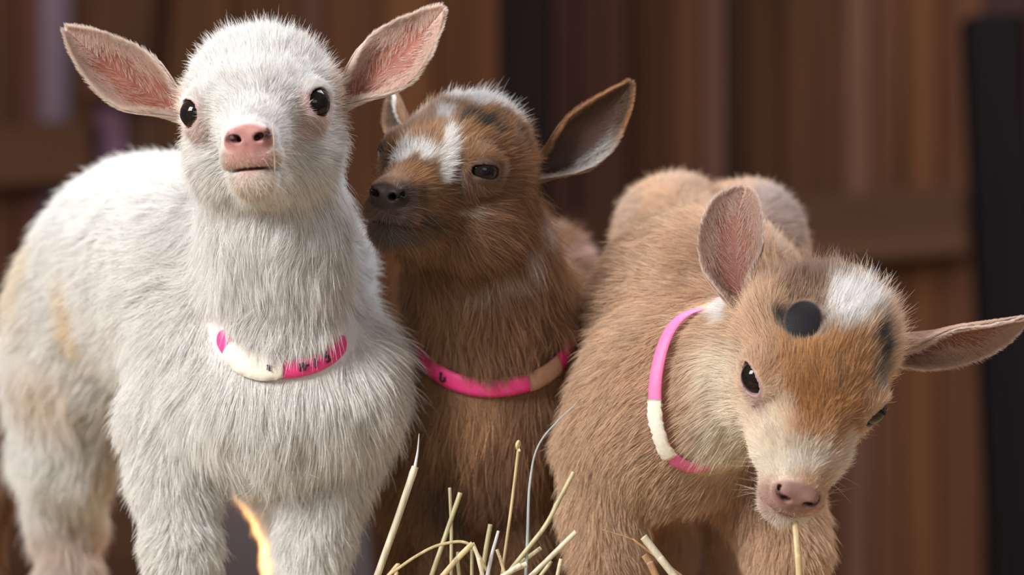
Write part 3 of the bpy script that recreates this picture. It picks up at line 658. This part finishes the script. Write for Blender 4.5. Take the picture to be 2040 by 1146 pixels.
mid, mprims, mring = build_goat('brown_goat_kid', 'dark brown goat kid with white forehead markings standing between the white and tan kids', HM, mid_body, em, BR,
    [('h', (0, 2.5, 2.5), (2.8, 3.2, 2.0), (.44, .24, .10), .5),
     ('p', 835, 235, 40, 16, (.62, .46, .30), .5),
     ('p', 915, 205, 38, 22, WT, .25), ('p', 960, 215, 45, 24, WT, .25), ('p', 1010, 232, 38, 22, WT, .3), ('p', 1045, 255, 22, 14, WT, .4),
     ('p', 925, 246, 22, 8, DK, .35), ('p', 955, 256, 22, 9, DK, .35), ('p', 982, 265, 14, 8, DK, .35),
     ('p', 882, 235, 16, 28, WT, .35), ('p', 892, 285, 17, 36, WT, .3), ('p', 882, 335, 22, 30, WT, .3), ('p', 835, 308, 46, 19, WT, .35), ('p', 800, 320, 22, 22, WT, .4),
     ('p', 850, 270, 30, 13, (.48, .27, .12), .4), ('p', 815, 350, 40, 18, (.46, .25, .11), .4),
     ('p', 908, 350, 11, 42, (.13, .07, .04), .5), ('p', 965, 352, 48, 24, (.22, .125, .09), .5),
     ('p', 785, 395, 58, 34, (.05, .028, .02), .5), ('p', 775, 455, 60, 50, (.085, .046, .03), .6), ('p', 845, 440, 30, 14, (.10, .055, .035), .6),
     ('p', 915, 415, 28, 9, (.60, .46, .36), .6), ('p', 1058, 430, 8, 34, (.62, .50, .44), .6), ('p', 1044, 490, 12, 26, (.6, .48, .42), .6), ('p', 1005, 530, 26, 12, (.58, .46, .38), .7), ('p', 960, 555, 26, 9, (.52, .40, .32), .7),
     ('p', 1075, 330, 13, 42, (.06, .035, .025), .5),
     ('p', 1145, 510, 30, 34, (.62, .42, .36), .5), ('p', 940, 830, 60, 60, (.48, .27, .13), .7),
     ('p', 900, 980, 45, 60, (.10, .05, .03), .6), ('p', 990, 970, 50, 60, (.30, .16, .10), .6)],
    (.030, .017, .014), 1.5e6, 200, mess=1.4, cull=cull_m, ear_col=ear_m, lipbald=.15, lid=(.12, .07, .055), head_kw=dict(eye_open=.62, Lcheek=.016, jaw=.8, fat=.2, Lpoll=.0105), ring=ring_spec(P(985, 668, .118), (-.03, -.66, .75), .0118, .0495, .0085, .25))
# --- tan kid, head down
HT = Head([[0.9557, -0.0931, 0.2794], [0.1252, -0.7302, -0.6717], [-0.2665, -0.6769, 0.6861]], [0.176, -0.02, -0.0518], 1.15, nose_up=.12, mz=.55); HT.R = rx(HT.R, -.05, HT.R[:, 0]*1)
def tan_body(H):
    b = [K_(P(1375, 750, .062), H.w((0, -1.5, -.5)), .046, .040, k=.02, flow=(-.75, .3, -.5), L=.014),
         E_(P(1390, 660, .12), (.066, .065, .070), k=.03, flow=(-.75, .5, -.25), L=.014),
         E_(P(1320, 840, .075), (.056, .052, .054), k=.03, flow=(-.5, .2, -1), L=.016),
         K_(P(1400, 660, .15), P(1415, 620, .30), .068, .066, k=.03, flow=(0, 1, -.3), L=.013),
         E_(P(1345, 480, .305), (.040, .05, .043), k=.02, flow=(0, 1, -.3), L=.012),
         E_(P(1494, 490, .315), (.036, .05, .043), k=.012, flow=(0, 1, -.3), L=.012)]
    b += leg([P(1225, 920, .085), P(1205, 1020, .08), P(1212, 1110, .075), P(1215, 1180, .075), G(1215, .075, .02)], [.036, .022, .019, .015, .014], L=.014)
    b += leg([P(1510, 950, .10), P(1555, 1050, .09), P(1570, 1120, .08), P(1572, 1190, .08), G(1572, .08, .02)], [.036, .024, .020, .015, .014], L=.014)
    b += leg([P(1350, 760, .33), P(1330, 900, .34), P(1340, 1040, .36), G(1340, .35, .02)], [.05, .026, .016, .013], L=.012)
    b += leg([P(1480, 760, .33), P(1470, 900, .34), P(1460, 1040, .36), G(1460, .35, .02)], [.05, .026, .016, .013], L=.012)
    b += [E_(P(1603, 640, .012), (.0125, .012, .0125), k=.006, flow=(0, -1, .2), L=.004)]
    return b
TN = np.array((.66, .46, .31)); CM = np.array((.87, .76, .63)); OR = np.array((.56, .30, .115))
def ecol_t(kind, u, v, p):
    n = len(u)
    if kind == 'in': return np.tile(np.array((.62, .44, .36)), (n, 1))
    if kind == 'edge': return np.tile(np.array((.76, .64, .58)), (n, 1))
    return np.tile(np.array((.60, .42, .32)), (n, 1))
et = [dict(te=(3.2, .6), base=P(1490, 628, .005), tip=P(1482, 382, .015), bow=np.array((-.014, .0, .0)), open_dir=(-.35, -1, .1), width=.0205),
      dict(b0=.9, base=P(1775, 674, .025), tip=P(2036, 636, .0), bow=np.array((.0, .0, -.007)), open_dir=(.05, -.55, -.85), width=.0210)]
ear_t = dict(skin=(.19, .07, .048), out=(.6, .42, .32), f=ecol_t, n=(8000, 12000, 4000), L=(.0050, .0060, .0058))
def cull_t(p, q, n):
    ex = np.zeros_like(p); m = np.ones(len(p)); lf = np.ones(len(p)); poll = sstep(-q[:, 1], .5, 3.0)*sstep(q[:, 2], .5, 2.5)
    return ex, m*(1+poll*.15), lf*(1+poll*.8)
BUD = [(-2.0, .9, 3.05), (2.0, .9, 3.05)]
tan, tprims, tring = build_goat('tan_goat_kid', 'light tan goat kid with lowered head chewing a straw, white patch beside dark horn bud', HT, tan_body, et, TN,
    [('h', (0, 2.5, 2.3), (2.6, 3.8, 2.6), OR, .5),
     ('p', 1440, 740, 55, 60, CM, .7), ('p', 1465, 860, 75, 110, CM, .5), ('p', 1525, 950, 60, 80, CM, .5), ('p', 1535, 850, 45, 70, CM, .6),
     ('p', 1600, 560, 95, 42, (.22, .11, .05), .6), ('p', 1650, 505, 90, 28, (.56, .34, .18), .5),
     ('p', 1695, 615, 58, 42, WT, .3), ('p', 1680, 655, 42, 30, WT, .4), ('p', 1745, 590, 25, 20, (.7, .56, .44), .5),
     ('p', 1556, 640, 14, 22, (.06, .04, .03), .5), ('p', 1600, 640, 46, 42, (.05, .035, .03), .3), ('p', 1740, 700, 14, 50, (.03, .025, .025), .4), ('p', 1750, 755, 25, 28, (.22, .16, .12), .6),  # last dab: shade under the right bud, painted into the coat
     ('p', 1668, 770, 8, 36, (.40, .23, .11), .9), ('p', 1620, 665, 45, 14, (.55, .42, .32), .6),
     ('p', 1590, 920, 66, 26, (.86, .80, .72), .9), ('h', (2.3, 4.2, -1.3), (1.0, 2.8, 1.3), (.76, .66, .56), .5),
     ('p', 1510, 800, 26, 26, (.66, .50, .42), .6), ('h', (0, 5.8, -3.7), (1.8, 2.0, 1.0), (.82, .75, .68), .5), ('p', 1530, 1000, 24, 40, (.56, .36, .30), .6),
     ('p', 1452, 615, 24, 48, WT, .4),
     ('p', 1555, 420, 60, 70, (.54, .42, .38), .5), ('p', 1260, 420, 30, 60, (.62, .46, .36), .5),
     ('p', 1300, 960, 120, 50, (.62, .43, .28), .7)],
    (.27, .15, .13), 1.7e6, 300, mess=1.2, Lk=.85, cull=cull_t, ear_col=ear_t, head_kw=dict(Lf=.008, Lcheek=.009, Lpoll=.020, muz=1.08, cheek2=1.0, fat=.15), lid=(.36, .24, .22), ring=ring_spec(P(1405, 775, .030), (.60, -.79, -.03), .0084, .0485, .0085, .5),
    bare=[('p', (1600, 637), (.98, 1.2, 1.08), (.008, .007, .009), .12)])
for g, feet, fw in ((white, [(368, .085), (625, .08), (140, .36), (575, .38)], (.3, -1)), (mid, [(860, .14), (1050, .15), (950, .43), (1130, .43)], (-.2, -1)), (tan, [(1215, .075), (1572, .08), (1340, .35), (1460, .35)], (.1, -1))):
    for fx, fy in feet: hoof(G(fx, fy), g, fw)

# --- a fourth kid, mostly outside the frame behind the white one
HB = Head([[0, -1, 0], [-1, 0, 0], [0, 0, 1.0]], [-.72, .45, .10], 1.1); HB.R = np.array([[0, -1, 0], [-1, 0, 0], [0, 0, 1.0]])
def back_body(H):
    b = [K_(H.w((0, -1.5, -.5)), P(-620, 740, .45), .036, .05, k=.03, flow=(.3, 0, -1), L=.016), K_(P(-560, 760, .45), P(-200, 740, .45), .066, .062, k=.03, flow=(1, 0, -.6), L=.016), E_(P(-136, 745, .45), (.060, .058, .062), k=.03, flow=(.6, 0, -1), L=.018)]
    for x, y in ((-100, .41), (-60, .49), (-560, .41), (-600, .49)): b += leg([P(x-20, 850, y), P(x+20, 960, y), G(x, y, .02)], [.040, .022, .014], L=.016)
    return b
BK = np.array((.26, .13, .055))
def ecol_b(kind, u, v, p): return np.tile(BK, (len(u), 1))
eb = [dict(base=HB.w((s*3.2, -1.4, 1.6)), tip=HB.w((s*9.5, -2.5, 3.2)), bow=np.array((0, 0, -.004)), open_dir=(-1, 0, 0), width=.021) for s in (-1, 1)]
back, bprims, _ = build_goat('brown_goat_kid', 'dark brown goat kid behind the white kid, only its rump edge showing at far left', HB, back_body, eb, BK, [], (.055, .03, .026), 6e5, 400, ear_col=dict(skin=(.14, .07, .05), out=BK, f=ecol_b, n=(1500, 1500, 800), L=(.006, .006, .006)), fine=.0018, rad=.00018, whiskers=False)
for fx, fy in ((-100, .41), (-60, .49), (-560, .41), (-600, .49)): hoof(G(fx, fy), back, (-1, 0))
# ------------------------------------------------------------------ collars on the kids
PINK = collar_mat('pink_tape', srgb(238, 62, 140)); PINKP = collar_mat('pale_pink_tape', srgb(248, 120, 175)); PAPER = collar_mat('white_tape', srgb(232, 226, 212)); TAPE2 = collar_mat('beige_tape', srgb(190, 150, 125)); INK = mat('black_marker', (.02, .012, .02), .6)
def collar(ring, label, m, w_): 
    n = len(ring['path']); i0 = int(np.argmax(ring['path'][:, 1])); b = band_mesh(ring, list(range(i0, i0+n+1)), w_, .0, m, 'neck_band', None)
    root = bpy.data.objects.new('neck_collar', None); C.objects.link(root); root.location = tuple(ring['path'].mean(0)); bpy.context.view_layer.update()
    tag(root, label, 'collar'); return root, b
def adopt(o, root):
    o.parent = root; o.matrix_parent_inverse = Matrix.Translation(root.location).inverted(); return o
N_ = 180
cw, b = collar(wring, 'hot pink tape collar with black marker writing around the white kid neck', PINK, .0112); adopt(b, cw)
ia, ib = near_idx(wring, 448, 650), near_idx(wring, 568, 742)
lf_ = lambda t: .45+.75*math.sin(math.pi*min(1, max(0, t*.86+.08)))**.7
lab = band_mesh(wring, arc(ia, ib, N_), .0150, .0014, PAPER, 'tape_flag', None, .0005, .0002, lf_); adopt(lab, cw); lab['label'] = 'off white folded paper tape'
def dirn(ring, i):
    s0 = ring['T'][i % N_][0]; return 1 if s0 > 0 else -1
def mark(ring, px, py, st, size, root, lift, name='marking', rot=0):
    i = near_idx(ring, px, py); adopt(ink(ring, i, st, size, lift, INK, None, name, dirn(ring, i), rot), root)
L2 = .0012
mark(wring, 607, 715, [[(-.2, -.5), (.0, .0)], [(-.05, .5), (.0, 0), (.35, .15)]], .0050, cw, L2)
mark(wring, 617, 703, [[(-.3, .5), (.1, .0), (-.2, -.5)], [(.1, 0), (.5, .1)]], .0052, cw, L2)
mark(wring, 636, 682, [[(-.15, -.5), (.15, .5)]], .0056, cw, L2)
mark(wring, 650, 661, [[(.4, .5), (-.1, .5), (-.2, .1), (.2, .15), (.35, -.2), (.1, -.5), (-.3, -.4)]], .0056, cw, L2)
mark(wring, 535, 722, [[(-.5, .4), (.1, .5)], [(-.2, .4), (-.3, -.4)], [(.2, .4), (.1, -.4), (.5, -.4)], [(.15, .0), (.4, .05)], [(.3, .45), (.6, .4)]], .0034, cw, .0026)
cm, b = collar(mring, 'deep pink tape collar twisted at the front around the brown kid neck', PINK, .0118); adopt(b, cm)
ia, ib = near_idx(mring, 1078, 775), near_idx(mring, 1130, 690)
lab = band_mesh(mring, arc(ia, ib, N_), .0125, .0012, TAPE2, 'tape_flag', None, .0005, .0002); adopt(lab, cm); lab['label'] = 'dull beige tape end'
mark(mring, 868, 722, [[(-.3, .5), (-.2, -.3), (.1, -.5), (.4, -.2), (.3, .2)]], .0058, cm, L2)
ct, b = collar(tring, 'light pink tape collar with a crumpled white section around the tan kid neck', PINKP, .0084); adopt(b, ct)
ia, ib = near_idx(tring, 1300, 800), near_idx(tring, 1385, 905)
lab = band_mesh(tring, arc(ia, ib, N_), .0090, .0010, PAPER, 'tape_flag', None, .0006, .0005, None, None, 5); adopt(lab, ct); lab['label'] = 'crumpled white paper tape'
# ------------------------------------------------------------------ straw
def straw_mat(name, c):
    m = mat(name, c, .5); n, l, b = nodes(m); ns = n.new('ShaderNodeTexNoise'); ns.inputs['Scale'].default_value = 260; ns.inputs['Detail'].default_value = 5
    tc = n.new('ShaderNodeTexCoord'); mp = n.new('ShaderNodeMapping'); mp.inputs['Scale'].default_value = (1, 1, .12); l.new(tc.outputs['Object'], mp.inputs[0]); l.new(mp.outputs[0], ns.inputs['Vector'])
    cr = n.new('ShaderNodeValToRGB'); e = cr.color_ramp.elements; e[0].position = .3; e[0].color = (*[x*.6 for x in c], 1); e[1].position = .62; e[1].color = (*c, 1); l.new(ns.outputs[0], cr.inputs[0]); l.new(cr.outputs[0], b.inputs['Base Color']); return m
SM = dict(y=straw_mat('yellow_straw', (.62, .48, .26)), p=straw_mat('pale_straw', (.68, .60, .44)), g=straw_mat('green_straw', (.52, .46, .27)), w=straw_mat('bleached_straw', (.72, .72, .74)), s=straw_mat('silver_straw', (.42, .46, .46)), o=straw_mat('orange_straw', (.46, .26, .13)))
def straw(pts, r, m, label, flat=1.0, taper=1.0, nodes_at=(), rs=None, hollow=True, root=True, group='straw stalks in front of the kids', name='straw_stalk'):
    """pts: control points (px, py, y); the stalk runs down into the bale top"""
    Q_ = [P(*p) for p in pts]
    if root:
        d = Q_[0]-Q_[1]; d = d/max(1e-6, -d[2]) if d[2] < -1e-4 else np.array((0, 0, -1.)); Q_ = [Q_[0]+d*(Q_[0][2]-GROUND+.01)*1.0]+Q_
        Q_[0][1] = Q_[1][1]+.01
    Q_ = np.array(Q_); t = np.linspace(0, len(Q_)-1, 36); X = []
    for u in t:
        i = min(int(u), len(Q_)-2); f = u-i; p0, p1, p2, p3 = Q_[max(i-1, 0)], Q_[i], Q_[i+1], Q_[min(i+2, len(Q_)-1)]
        X.append(.5*((2*p1)+(-p0+p2)*f+(2*p0-5*p1+4*p2-p3)*f*f+(-p0+3*p1-3*p2+p3)*f**3))
    X = np.array(X); T = nz(np.gradient(X, axis=0)); k = 10; V, F = [], []; up = np.array((0, -1., 0)); n = len(X)
    for i in range(n):
        a = nz(np.cross(T[i], up)); b = np.cross(a, T[i]); f = i/(n-1); rr = r*(1+(taper-1)*f)
        for q in nodes_at: rr *= 1+.28*math.exp(-((f-q)/.012)**2)
        for j in range(k):
            th = 2*math.pi*j/k; V.append(X[i]+a*math.cos(th)*rr+b*math.sin(th)*rr*flat)
    for i in range(n-1):
        for j in range(k): F.append((i*k+j, i*k+(j+1) % k, (i+1)*k+(j+1) % k, (i+1)*k+j))
    F.append(tuple(range(k-1, -1, -1)))
    if hollow and taper > .5:
        b0 = len(V); c = X[-1]
        for j in range(k): V.append(c+(np.array(V[(n-1)*k+j])-c)*.62)
        for j in range(k): V.append(np.array(V[b0+j])-T[-1]*.002)
        for j in range(k): F += [((n-1)*k+j, (n-1)*k+(j+1) % k, b0+(j+1) % k, b0+j), (b0+j, b0+(j+1) % k, b0+k+(j+1) % k, b0+k+j)]
        F.append(tuple(b0+k+j for j in range(k)))
    else: F.append(tuple((n-1)*k+j for j in range(k)))
    return tag(mesh(name, V, F, SM[m]), label, 'straw', group if label else None)
y1 = .01
s1 = straw([(752, 1146, y1), (790, 1040, y1), (827, 930, y1)], .0021, 'p', 'thick pale straw stalk with a thin split tip, leftmost in front of the brown kid', nodes_at=(.93,))
tipm = straw([(826, 934, y1-.001), (832, 900, y1), (835, 864, y1)], .0011, 'w', '', taper=.15, root=False, name='split_tip')
for k_ in ('label', 'category'):
    if k_ in tipm: del tipm[k_]
tipm.parent = s1
straw([(860, 1146, y1), (890, 1060, y1), (917, 982, y1)], .0014, 'g', 'greenish straw stalk crossing just right of a thinner upright stalk')
straw([(899, 1125, y1+.01), (899, 1050, y1+.01), (896, 972, y1+.01)], .0010, 'g', 'thin upright green straw stalk crossed by a thicker leaning stalk')
s4 = straw([(1004, 1115, y1), (1020, 1000, y1), (1033, 892, y1)], .0009, 'y', 'tall thin straw stem with a small knotted seed tip')
kn = straw([(1032, 895, y1), (1030, 887, y1-.002), (1033, 880, y1), (1035, 886, y1+.002), (1032, 892, y1), (1036, 900, y1-.002)], .0011, 'y', '', taper=.7, root=False, name='seed_knot', hollow=False)
if 'category' in kn: del kn['category']
kn.parent = s4
straw([(1050, 1090, .0), (1056, 960, .0), (1078, 878, .0), (1150, 802, -.005)], .0011, 's', 'long curved silver grey grass blade reaching up to the tan kid chest', flat=.35, taper=.25, hollow=False)
straw([(1030, 1120, y1-.01), (1085, 1050, y1-.01), (1112, 1000, y1-.01), (1143, 941, y1-.01)], .0014, 'g', 'olive green straw stalk bent at a joint and leaning right', nodes_at=(.72,))
straw([(1062, 1144, y1-.02), (1105, 1102, y1-.02), (1148, 1060, y1-.02)], .0016, 'p', 'pale green straw stalk leaning right, lower than the olive bent one')
s8 = straw([(1345, 1150, -.03), (1312, 1108, -.03), (1282, 1070, -.03)], .0023, 'p', 'broad pale straw leaning left in front of the tan kid legs')
straw([(1308, 1150, -.02), (1296, 1125, -.02), (1284, 1106, -.02)], .0022, 'o', 'short orange brown broken straw behind the broad pale straw', flat=.5)
straw([(1305, 1108, .0), (1262, 1076, .0), (1200, 1056, .0)], .0009, 'o', 'thin faint curled straw blade beside the tan kid front leg', flat=.4, taper=.3, hollow=False)
straw([(960, 1146, y1), (968, 1095, y1), (977, 1045, y1)], .0014, 'g', 'short grey green straw stub left of the bleached white one')
straw([(971, 1146, y1-.01), (980, 1105, y1-.01), (993, 1058, y1-.01)], .0014, 'w', 'short bleached white straw stub with a pointed top', flat=.5, taper=.6, hollow=False)
straw([(770, 1150, y1-.01), (830, 1108, y1-.01), (880, 1085, y1-.01), (935, 1085, y1-.01), (975, 1146, y1-.01)], .0009, 'y', 'thin straw arching low over the straw stubs', hollow=False, flat=.6, root=False)
straw([(880, 1150, y1-.02), (910, 1115, y1-.02), (942, 1083, y1-.02)], .0017, 'y', 'yellow folded straw rising to a bend under the arching straw', flat=.6)
straw([(962, 1150, y1-.02), (952, 1110, y1-.02), (941, 1082, y1-.02)], .0012, 'p', 'pale straw descending right from the bend of the folded one', flat=.5)
straw([(940, 1150, y1), (940, 1120, y1), (940, 1095, y1)], .0010, 'g', 'thin upright straw stub below the fold')
straw([(915, 1150, y1+.01), (912, 1120, y1+.01), (913, 1100, y1+.01)], .0011, 'g', 'tiny green straw stub between the two leaning stalks')
straw([(1000, 1150, y1-.03), (1022, 1136, y1-.03), (1050, 1124, y1-.03)], .0017, 'p', 'pale straw lying nearly flat at the bottom edge')
straw([(1003, 1135, y1-.02), (997, 1115, y1-.02), (990, 1095, y1-.02)], .0010, 'y', 'thin yellow straw splinter leaning left beside the white stub', flat=.5)
straw([(1110, 1150, y1-.02), (1114, 1130, y1-.02), (1118, 1114, y1-.02)], .0012, 'p', 'short straw stub right of centre at the bottom edge')
straw([(1075, 1150, y1-.01), (1090, 1130, y1-.01), (1098, 1118, y1-.01)], .0012, 'g', 'short green straw stub under the pale leaning stalk')
straw([(1040, 1120, y1+.01), (1060, 1105, y1+.01), (1078, 1092, y1+.01)], .0013, 'g', 'dull green flat straw blade behind the olive bent stalk', flat=.4)
straw([(775, 1146, y1), (782, 1138, y1), (790, 1142, y1), (786, 1150, y1)], .0012, 'y', 'small curled straw bit beside the thick leftmost stalk', hollow=False)
ym = pick(tprims, 1582, 1040)[1]-.004
straw([(1592, 1150, ym-.004), (1589, 1100, ym-.004), (1584, 1040, ym+.004)], .0019, 'y', 'yellow straw hanging from the mouth of the tan kid', flat=.6, name='straw_stalk')
yw = pick(wprims, 546, 300)[1]-.009; yw2 = pick(wprims, 548, 340)[1]-.006
straw([(548, 345, yw2), (546, 290, yw-.001), (543, 246, yw)], .0003, 'p', 'hair thin straw sliver standing on the white kid lips beside its nose', root=False, hollow=False)
# the bale top below the frame
def bale(lo, hi, label):
    bm = bmesh.new(); bevbox(bm, lo, hi, .02); bmesh.ops.subdivide_edges(bm, edges=bm.edges[:], cuts=14, use_grid_fill=True); me = bpy.data.meshes.new('straw_bale'); bm.to_mesh(me); bm.free()
    V = np.array([v.co for v in me.vertices]); V += vnoise(V, .03, 5)*.004; me.vertices.foreach_set('co', V.ravel()); me.materials.append(SM['y']); me.update(); return tag(link('straw_bale', me), label, 'straw bale')
bale((-.56, -.22, .0), (-.005, .62, GROUND-.003), 'straw bale under the white kid'); bale((.005, -.22, .0), (.56, .62, GROUND-.003), 'straw bale under the tan kid')
r = np.random.default_rng(9); n = 2600; p = np.stack([r.uniform(-.54, .54, n), r.uniform(-.2, .6, n), np.full(n, GROUND-.002)+r.uniform(0, .006, n)], 1)
a = r.uniform(0, 2*math.pi, n); d = np.stack([np.cos(a), np.sin(a), r.uniform(-.02, .06, n)], 1); Ls = r.uniform(.03, .09, n)[:, None]
bed = make_fur('straw_bed', np.stack([p+d*Ls*t for t in (0, .25, .5, .75, 1.0)], 1), np.array((.6, .47, .26))*r.uniform(.7, 1.2, (n, 1)), r.uniform(.0007, .0014, n), None, tip=.8)
tag(bed, 'loose yellow straw lying on the bale tops', 'straw', kind='stuff')
# grey board leaning behind the goats
GB = mat('grey_painted_board', srgb(86, 76, 78), .7)
q0, q1 = P(560, 700, .95), P(592, 1146, .95); dv = (q0-q1)/(q0[2]-q1[2]); q1 = q1-dv*(q1[2]-.0)
plank('leaning_board', q1, q0, 300*PX*(CD+.95)/CD, .02, GB, 'blue grey board leaning behind the white kid legs', 'board')
# warm light low behind the kids, on the white kid's far hind leg
tgt = P(565, 1090, .38); spo.location = (tgt[0]-.42, .74, tgt[2]+.13); spo.rotation_euler = (Vector(tgt)-spo.location).to_track_quat('-Z', 'Y').to_euler()
